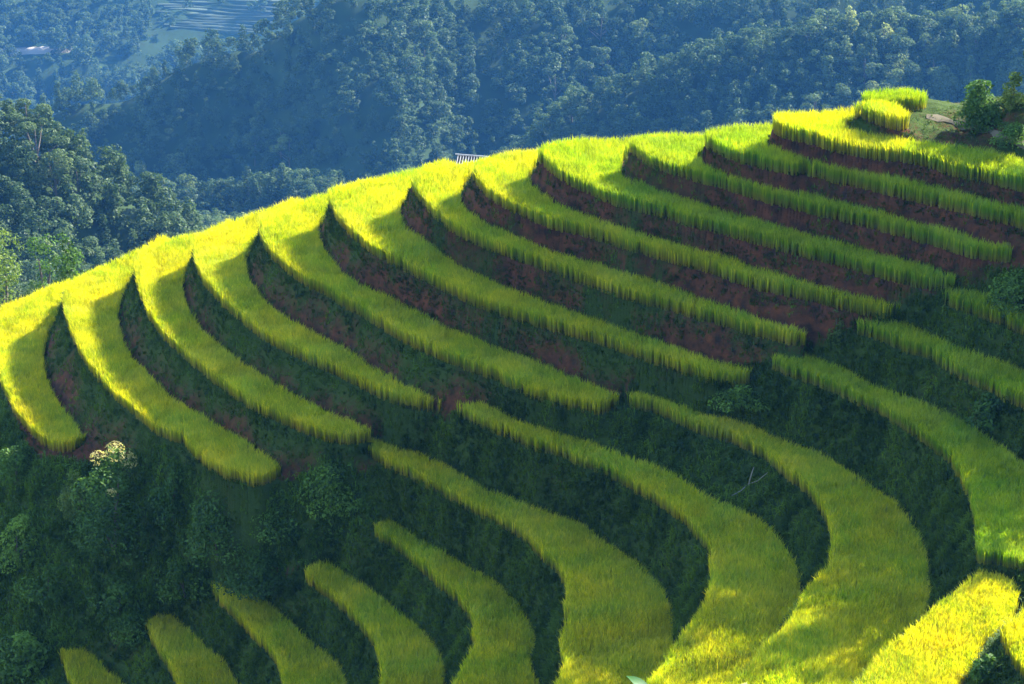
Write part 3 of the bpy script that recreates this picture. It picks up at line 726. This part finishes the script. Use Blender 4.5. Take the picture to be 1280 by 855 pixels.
wood = plain_mat('old_wood', (.10, .07, .05), (.2, .15, .11), 8); thatch = plain_mat('dark_thatch', (.05, .045, .045), (.09, .08, .075), 12); pole = plain_mat('bleached_bamboo', (.30, .29, .28), (.42, .41, .40), 15)
V = np.array([[-HL, 0, 0], [HL, 0, 0], [HL, -HW, -DR], [-HL, -HW, -DR], [HL, HW, -DR], [-HL, HW, -DR]]); V = np.vstack([V, V - [0, 0, .12]])
roof = obj('roof', mesh_from('roof', V, [[[0, 3, 2, 1], [0, 1, 4, 5], [6, 7, 8, 9], [6, 11, 10, 7], [3, 9, 8, 2], [5, 4, 10, 11], [0, 5, 11, 6], [0, 6, 9, 3], [1, 2, 8, 7], [1, 7, 10, 4]]], thatch), hut)
v, f = tube([[-HL - .15, 0, .07], [HL + .15, 0, .07]], [.055, .055]); obj('ridge_pole', mesh_from('ridge_pole', v, [f], pole), roof)
for k in range(11):
    x = -HL + .08 + k * (2 * HL - .16) / 10
    v, f = tubes([([[x, -.04, .05], [x + .12, -HW - .1, -DR + .02]], [.03, .026]), ([[x, .04, .05], [x + .12, HW + .1, -DR + .02]], [.04, .035])])
    obj('roof_pole', mesh_from('roof_pole', v, [f], pole), roof)
v, q = boxes([(0, 0, -1.95, 1.8, 2.3, 1.55)]); obj('wall', mesh_from('wall', v, [q], wood), hut)
for sx in (-.8, .8):
    for sy in (-1, 1): v, f = tube([[sx, sy, -2.7], [sx, sy, -9]], [.08, .09]); obj('stilt', mesh_from('stilt', v, [f], wood), hut)

# banana plants on the near slope, only their leaf tips reach the picture
ban = foliage_mat('banana_leaf', (.02, .07, .015), (.03, .10, .02), .3, .02); ban_y = foliage_mat('yellow_banana_leaf', (.42, .5, .03), (.55, .6, .05), .5, .06)
def banana_leaf(rng, az, L_, W_, rise, arch, mat, parent, z0):
    n = 14; t = np.linspace(0, 1, n); c = np.stack([np.cos(az) * L_ * t, np.sin(az) * L_ * t, z0 + rise * t - arch * t ** 2], 1)
    s = np.array([-math.sin(az), math.cos(az), 0]); w = W_ * np.sin(np.clip(t * 1.02, 0, 1) * math.pi) ** .6 * (.35 + .65 * (1 - t ** 6))
    w[0] = .03; w[-1] = .01
    V = np.vstack([c + s * w[:, None] * .5 + [0, 0, .10] * 1 * w[:, None], c, c - s * w[:, None] * .5 + [0, 0, .10] * w[:, None]])
    i = np.arange(n - 1); Q = np.vstack([np.stack([i + a * n, i + 1 + a * n, i + 1 + (a + 1) * n, i + (a + 1) * n], 1) for a in (0, 1)])
    A = np.ones((3 * n, 4)); A[:, 1] = .5; A[:, 2] = 0
    obj('leaf', mesh_from('leaf', V, [Q], mat, A, True), parent)
def banana(px, py, y, height, az, mat, label, seed):
    rng = np.random.default_rng(seed); tip = behind(px, py, y, 0)
    base = np.array([tip[0] - math.cos(az) * 1.5, tip[1] - math.sin(az) * 1.5, tip[2] - height])
    base[2] = min(base[2], float(zat(base[0], base[1])) + .0) if base[1] > Y0 else base[2]
    root = empty('banana_plant', base); tag(root, label, 'plant'); hh = tip[2] - base[2]
    v, f = tube([[0, 0, -.4], [.05, 0, hh * .4], [0, 0, hh - 1.2]], [.17, .14, .07], 9); obj('stalk', mesh_from('stalk', v, [f], plain_mat('banana_stalk', (.09, .13, .04), (.16, .17, .06), 5), None, True), root)
    banana_leaf(rng, az, 1.75, .62, 2.3, 1.25, mat, root, hh - 1.25)
    for k in range(1, 6): banana_leaf(rng, az + k * 2 * math.pi / 6 + rng.normal(0, .1), 1.9, .6, .2, 1.6, ban, root, hh - 1.5)
banana(788, 842, 108, 5.0, math.radians(140), ban, 'dark green banana leaf tip poking up at the bottom edge', 3)
banana(931, 851, 109, 4.0, math.radians(60), ban_y, 'tiny bright yellow leaf tip at the bottom edge', 4)
# ------------------------------------------------------------------ the valley and the forested hills behind
KU = CP + SP * 0.31
HILLS = [  # crest line (survey px, py of the ground), distance, front fall, back fall
 dict(n='grove', px=[-300, -80, 0, 50, 100, 155, 185, 212, 260], py=[135, 165, 180, 206, 232, 256, 276, 304, 345], r=640, gf=.55, gb=.5, tree='grove'),
 dict(n='spur', px=[560, 640, 700, 780, 870, 960, 1060, 1160, 1280, 1600], py=[260, 215, 165, 125, 92, 66, 62, 66, 40, 10], r=1060, gf=.46, gb=.5, tree='lit'),
 dict(n='ridge', px=[-60, 30, 65, 110, 200, 260, 320, 380, 500, 700, 1000, 1300, 1600], py=[300, 190, 155, 128, 95, 80, 52, 18, -30, -70, -90, -110, -120], r=1320, gf=.62, gb=.7, tree='ridge'),
 dict(n='far', px=[-400, 0, 200, 400, 700], py=[-70, -70, -60, -50, -40], r=2250, gf=.36, gb=.3, tree='far')]
def far_z(u, y):
    u, y = np.broadcast_arrays(np.asarray(u, float), np.asarray(y, float)); px = 640 + F_PX * u / KU
    x = u * y
    z = -112 - 0.34 * (y - 236) + 6 * vnoise(x + 900, y, 60, 61)
    z = np.maximum(z, -1000 + 0 * y)
    for h in HILLS:
        py = np.interp(px, h['px'], h['py']); rc = h['r'] + 28 * vnoise(px + 5000, px * 0, 170, 62)
        zc = -rc * np.tan(PITCH + np.arctan((py - 427.5) / F_PX))
        gul = 1 + .35 * vnoise(px + 5000, y * .25, 120, 63)
        zz = np.where(y < rc, zc - h['gf'] * gul * (rc - y), zc - h['gb'] * (y - rc)) + h['r'] * .004 * vnoise(x + 4000, y, 35, 64)
        z = np.maximum(z, zz)
    return z
us = np.linspace(-.30, .31, 420); ys = np.concatenate([np.arange(232, 640, 7), np.arange(640, 1400, 8), np.arange(1400, 2700, 18)])
U, Y = np.meshgrid(us, ys); Zf = far_z(U, Y)
Zf[0] = np.minimum(Zf[0], -112); nyf, nxf = U.shape; idx = np.arange(nxf * nyf).reshape(nyf, nxf)
Q = np.stack([idx[:-1, :-1], idx[:-1, 1:], idx[1:, 1:], idx[1:, :-1]], -1).reshape(-1, 4)
A = np.ones((U.size, 4)); A[:, 0] = .55; A[:, 1] = .5; A[:, 2] = 0
o = obj('valley_hills', mesh_from('valley_hills', np.stack([U * Y, Y, Zf], -1).reshape(-1, 3), [Q], M['floor'], A, True)); tag(o, kind='structure')
# near slope under the viewer and skirts that join the sheets
ysn = np.linspace(-30, Y0 + .6, 40); usn = np.linspace(-110, 90, 40); Un, Yn = np.meshgrid(usn, ysn)
Zn_ = -1.8 - .605 * np.clip(Yn, 0, None) - np.clip(5 - Un, 0, 50) * np.clip(Yn / 100, 0, 1); idx = np.arange(1600).reshape(40, 40)
Q = np.stack([idx[:-1, :-1], idx[:-1, 1:], idx[1:, 1:], idx[1:, :-1]], -1).reshape(-1, 4); A = np.ones((1600, 4)); A[:, 0] = .6; A[:, 2] = 0
o = obj('near_slope', mesh_from('near_slope', np.stack([Un, Yn, Zn_], -1).reshape(-1, 3), [Q], M['bank'], A, True)); tag(o, kind='structure')

# ---- tree kinds, one metre tall, shared by the copies
def tree_mesh(kind, seed, n, leaf):
    g = np.random.default_rng(seed); C, R = [], []
    if kind == 'round':
        for k in range(13):
            a = g.uniform(0, 6.28); t = g.random(); r0 = .27 * math.sqrt(g.random()) * (1.1 - .6 * t)
            C.append([math.cos(a) * r0, math.sin(a) * r0, .34 + .5 * t]); r = g.uniform(.10, .17) * (1.15 - .35 * t); R.append([r, r, r * .8])
    elif kind == 'tall':
        for k in range(12):
            a = g.uniform(0, 6.28); t = k / 11; r0 = .13 * math.sqrt(g.random()) * (1.2 - .8 * t)
            C.append([math.cos(a) * r0, math.sin(a) * r0, .22 + .68 * t]); r = g.uniform(.085, .135) * (1.2 - .6 * t); R.append([r, r, r * .85])
    elif kind == 'open':
        for k in range(11):
            a = g.uniform(0, 6.28); t = g.random(); r0 = .36 * (g.random() ** .5)
            C.append([math.cos(a) * r0, math.sin(a) * r0, .42 + .45 * t - .25 * r0]); r = g.uniform(.07, .13); R.append([r * 1.15, r * 1.15, r * .6])
    else:                                                     # plumed, pine like
        for k in range(16):
            t = k / 15; a = k * 2.4; r0 = .19 * (1.05 - t)
            C.append([math.cos(a) * r0, math.sin(a) * r0, .2 + .72 * t]); r = .11 * (1.1 - .72 * t) + .015; R.append([r * 1.2, r * 1.2, r * .55])
    V, Q, A = leaf_cloud(g, C, R, n, leaf, .35, .8, .3, .62)
    pth = [([[0, 0, -.25], [.01, 0, .2], [0, .01, .75]], [.022, .018, .006])]
    for k in range(4): c = np.array(C[k]); pth.append(([[0, 0, .22 + .05 * k], c * .6 + [0, 0, .1], c], [.012, .008, .003]))
    tv, tf = tubes(pth)
    return V, Q, A, tv, tf
KINDS = [('round', 1), ('round', 2), ('tall', 3), ('open', 4), ('plume', 5), ('round', 6), ('tall', 7), ('open', 8)]
def whole(kind, seed, n, leaf, mat):
    V, Q, A, tv, tf = tree_mesh(kind, seed, n, leaf)
    AA = np.vstack([A, np.ones((len(tv), 4)) * .5])
    return mesh_from('forest_tree', np.vstack([V, tv]), [Q, tf + len(V)], [mat, M['bark']], AA, False, np.concatenate([np.zeros(len(Q)), np.ones(len(tf))]))
MESH = {s: [] for s in ('grove', 'lit', 'ridge', 'far')}
RAW = []
for kind, seed in KINDS:
    RAW.append(tree_mesh(kind, seed, 800, .062))
    MESH['ridge'].append(whole(kind, seed, 1700, .046, M['tree'])); MESH['lit'].append(whole(kind, seed + 20, 1700, .046, M['tree_lit_tint']))
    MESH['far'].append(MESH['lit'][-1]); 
    V, Q, A, tv, tf = tree_mesh(kind, seed + 40, 3600, .032)
    MESH['grove'].append((mesh_from('crown', V, [Q], M['tree'], A), mesh_from('trunk', tv, [tf], M['bark'], None, True)))
sky_pts = np.array(sorted([p for v in SKY.values() for p in v] + [(1110, 118), (1168, 134), (1280, 120), (-200, 420), (1500, 100)]), float)
def seen_trees(h, du_px, dr, hmin, hmax, seed, rows):
    g = np.random.default_rng(seed); out = []
    for k in range(rows):
        px = np.arange(-60, 1345, du_px) + g.uniform(-.5, .5) * du_px; px = px + g.uniform(-.42, .42, len(px)) * du_px
        u = (px - 640) / F_PX * KU; rc = h['r'] + 28 * vnoise(px + 5000, px * 0, 170, 62)
        y = rc + 6 - (k + g.uniform(-.4, .4, len(px))) * dr
        z = far_z(u, y); ok = y > 260
        hh = g.uniform(hmin, hmax, len(px)) * (1 + .2 * vnoise(px + 3000, y, 90, 71))
        for a in zip(u[ok] * y[ok], y[ok], z[ok] - .3, hh[ok], px[ok], g.integers(0, 8, ok.sum()), g.uniform(0, 6.28, ok.sum())): out.append(a)
    T = np.array(out); x, y, z, hh = T[:, 0], T[:, 1], T[:, 2], T[:, 3]
    pxs, pys = proj(x, y, z + hh * .85)
    ok = (pxs > -35) & (pxs < 1315) & (pys > -30) & (pys < np.interp(pxs, sky_pts[:, 0], sky_pts[:, 1]) + 6)
    ts = np.linspace(.25, .985, 70)[None]; yy = y[:, None] * ts; block = (far_z((x / y)[:, None] + 0 * yy, yy) / yy > ((z + hh * .8) / y)[:, None]).any(1)
    ok &= ~block
    # bare ground kept clear on the far slope: road and terraces
    if h['n'] == 'far': ok &= ~((pxs > 190) & (pxs < 400) & (pys > -60) & (pys < 46) & (g.random(len(pxs)) < .9)) & ~((pys > 45) & (pys < 75) & (pxs > 25) & (pxs < 215) & (g.random(len(pxs)) < .75))
    return np.column_stack([T, pxs, pys])[ok]
TR = {'grove': seen_trees(HILLS[0], 27, 5.6, 10, 15.5, 1, 36), 'lit': seen_trees(HILLS[1], 21, 7, 9.5, 15, 2, 34),
      'ridge': seen_trees(HILLS[2], 21, 7.5, 10.5, 18, 3, 48), 'far': seen_trees(HILLS[3], 15, 12, 15, 28, 4, 68)}
print({k: len(v) for k, v in TR.items()}, round(time.time() - T0_, 1))
def place_label(kind, px, py):
    if kind == 'grove': return None
    col = ['over the far left rice', 'left of the hut', 'over the hut', 'over the middle crests', 'over the hilltop clump', 'over the hilltop bushes'][int(np.clip(np.searchsorted([300, 540, 660, 860, 1100], px), 0, 5))]
    row = ['high up', 'halfway up', 'low down'][int(np.clip(np.searchsorted([60, 130], py), 0, 2))]
    if kind == 'lit': return 'paler sunlit tree in the hazy wood ' + col + ', ' + row, 'pale trees of the wood ' + col + ' ' + row
    if kind == 'far':
        w_ = 'above the far road' if py < 66 else 'below the far road'
        return 'sunlit pale hazy tree on the farthest hill ' + w_, 'trees of the farthest hill ' + w_
    return 'blue green tree in the shaded forest ' + col + ', ' + row, 'shaded forest trees ' + col + ' ' + row
allT = [(k, r) for k, v in TR.items() for r in v]
size = lambda kr: kr[1][3] / kr[1][1]
groves = sorted([a for a in allT if a[0] == 'grove'], key=size, reverse=True); others = sorted([a for a in allT if a[0] != 'grove'], key=size, reverse=True)
NIND = 285
ind = groves[:90] + others[:NIND - min(90, len(groves))]; rest = groves[90:] + others[NIND - min(90, len(groves)):]
for kind, r in ind:
    x, y, z, hh, px0, mi, rot, px, py = r; mi = int(mi)
    if kind == 'grove':
        o = bpy.data.objects.new('grove_tree', None); COL.objects.link(o)
        for nm, me in zip(('crown', 'trunk'), MESH['grove'][mi]): c = bpy.data.objects.new(nm, me); COL.objects.link(c); c.parent = o
        sh = ['round crowned', 'round crowned', 'tall narrow', 'loose open', 'plumed', 'round crowned', 'tall narrow', 'loose open'][mi]
        zone = 'low down behind the rice' if py > 235 else ('near its sunlit right end' if px > 130 else 'on its dark left side')
        tag(o, '%s tree of the near grove at the left, %s' % (sh, zone), 'tree', '%s grove trees %s' % (sh, zone))
    else:
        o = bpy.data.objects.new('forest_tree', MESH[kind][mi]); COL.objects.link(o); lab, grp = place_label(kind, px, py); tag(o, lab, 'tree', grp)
    o.location = (x, y, z); o.rotation_euler = (0, 0, rot); w_ = 1.0 if kind != 'far' else .9
    o.scale = (hh * w_ * 1.05, hh * w_ * 1.05, hh)
if rest:
    V, Q, A, oo = [], [], [], 0
    for kind, r in rest:
        x, y, z, hh, px0, mi, rot, px, py = r; v, q, a, tv, tf = RAW[int(mi)]
        cs, sn = math.cos(rot), math.sin(rot); v = v * hh; V.append(np.stack([v[:, 0] * cs - v[:, 1] * sn + x, v[:, 0] * sn + v[:, 1] * cs + y, v[:, 2] + z], 1)); Q.append(q + oo); oo += len(v)
        a = a.copy(); a[:, 1] = np.clip(a[:, 1] * .6 + .4 * ((px0 * 7.31) % 1), 0, 1); A.append(a)
    o = obj('forest_mass', mesh_from('forest_mass', np.vstack(V), [np.vstack(Q)], M['tree'], np.vstack(A))); tag(o, 'hazy dense forest filling in between the trees of the far hills', 'forest', kind='stuff')
print('rest', len(rest), 'ind', len(ind), round(time.time() - T0_, 1))

# ---- the far road and the terraced slope beyond it
def far_pt(px, py):
    x = (px - 640) / F_PX; b_ = (427.5 - py) / F_PX; d = np.array([x, CP + b_ * SP, -SP + b_ * CP]); d /= d[1]
    t = np.arange(1500, 2650, 1.5); below = t * d[2] < far_z(np.full(t.shape, d[0]), t)
    return t[int(np.argmax(below))] * d
def ribbon(name, pts, wid, lift, mat):
    P = catmull(np.array([far_pt(*q) for q in pts]), 8.0); t = np.gradient(P, axis=0); t[:, 2] = 0; t /= np.linalg.norm(t, axis=1)[:, None]; s = np.stack([-t[:, 1], t[:, 0], 0 * t[:, 0]], 1)
    V = np.vstack([P - s * wid / 2, P + s * wid / 2, P - s * wid * .75, P + s * wid * .75]); V[:, 2] += lift; n = len(P); V[2 * n:, 2] -= 6
    i = np.arange(n - 1); Q = np.vstack([np.stack([i + a * n, i + 1 + a * n, i + 1 + c * n, i + c * n], 1) for a, c in ((0, 1), (2, 0), (1, 3))])
    return obj(name, mesh_from(name, V, [Q], mat, None, True))
o = ribbon('far_road', [(-40, 68), (20, 66), (60, 64), (106, 63)], 7, 3.0, plain_mat('pale_road', (.22, .20, .17), (.30, .27, .23), .2)); tag(o, kind='structure')
fa = plain_mat('far_terrace', (.018, .034, .012), (.030, .052, .018), .02)
for k in range(11):
    y_ = 1 + k * 3.7; a_ = 205 + 9 * math.sin(k * 2.1); w_ = 365 - k * 4 + 12 * math.sin(k * 1.3)
    o = ribbon('far_terrace', [(a_ + (w_ - a_) * f_, y_ - 4 + 6 * f_ + 1.2 * math.sin(k + 5 * f_)) for f_ in (0, .3, .6, 1)], 6, .7, fa); tag(o, kind='structure')
# ---- the air: one closed box round camera and land
v, q = box(10, 1320, -498, 2000, 2900, 1006)
hm, nt, out = new_mat('haze_air'); pv = nt.nodes.new('ShaderNodeVolumePrincipled'); pv.inputs['Color'].default_value = (.10, .38, 1.0, 1); pv.inputs['Density'].default_value = HAZE; pv.inputs['Anisotropy'].default_value = .35
nt.links.new(pv.outputs[0], out.inputs['Volume'])
o = obj('haze', mesh_from('haze', v, [q], hm)); tag(o, 'thin blue morning haze over the valley', kind='stuff')
# ------------------------------------------------------------------ camera, light, air
cam = bpy.data.cameras.new('camera'); cam.sensor_width = 36.0; cam.lens = F_PX / 1280 * 36.0; cam.clip_start = 0.5; cam.clip_end = 6000
co = bpy.data.objects.new('camera', cam); COL.objects.link(co); co.rotation_euler = (math.pi / 2 - PITCH, 0, 0); scene.camera = co
to_sun = Vector((math.sin(SUN_AZ) * math.cos(SUN_EL), math.cos(SUN_AZ) * math.cos(SUN_EL), math.sin(SUN_EL)))
sl = bpy.data.lights.new('sun', 'SUN'); sl.energy = 5.0; sl.angle = math.radians(0.5); sl.color = (1.0, 0.93, 0.78)
so = bpy.data.objects.new('sun', sl); COL.objects.link(so); so.rotation_euler = to_sun.to_track_quat('Z', 'Y').to_euler(); so.location = (60, 60, 60)
w = bpy.data.worlds.new('World'); scene.world = w; w.use_nodes = True; nt = w.node_tree
bg = nt.nodes['Background']; sk = nt.nodes.new('ShaderNodeTexSky'); sk.sky_type = 'NISHITA'; sk.sun_disc = False
sk.sun_elevation = SUN_EL; sk.sun_rotation = SUN_AZ; sk.air_density = 1.2; sk.dust_density = 0.5; sk.ozone_density = 2.0
nt.links.new(sk.outputs[0], bg.inputs[0]); bg.inputs[1].default_value = 0.14
vs = scene.view_settings; vs.view_transform = 'Standard'; vs.look = 'None'; vs.exposure = 2.2; vs.gamma = 1.0; vs.use_curve_mapping = False
c = scene.cycles; c.use_denoising = True; c.denoiser = 'OPENIMAGEDENOISE'; c.max_bounces = 5; c.diffuse_bounces = 3; c.transmission_bounces = 3; c.volume_bounces = 1
c.use_adaptive_sampling = True; c.adaptive_threshold = 0.01; c.sample_clamp_indirect = 5
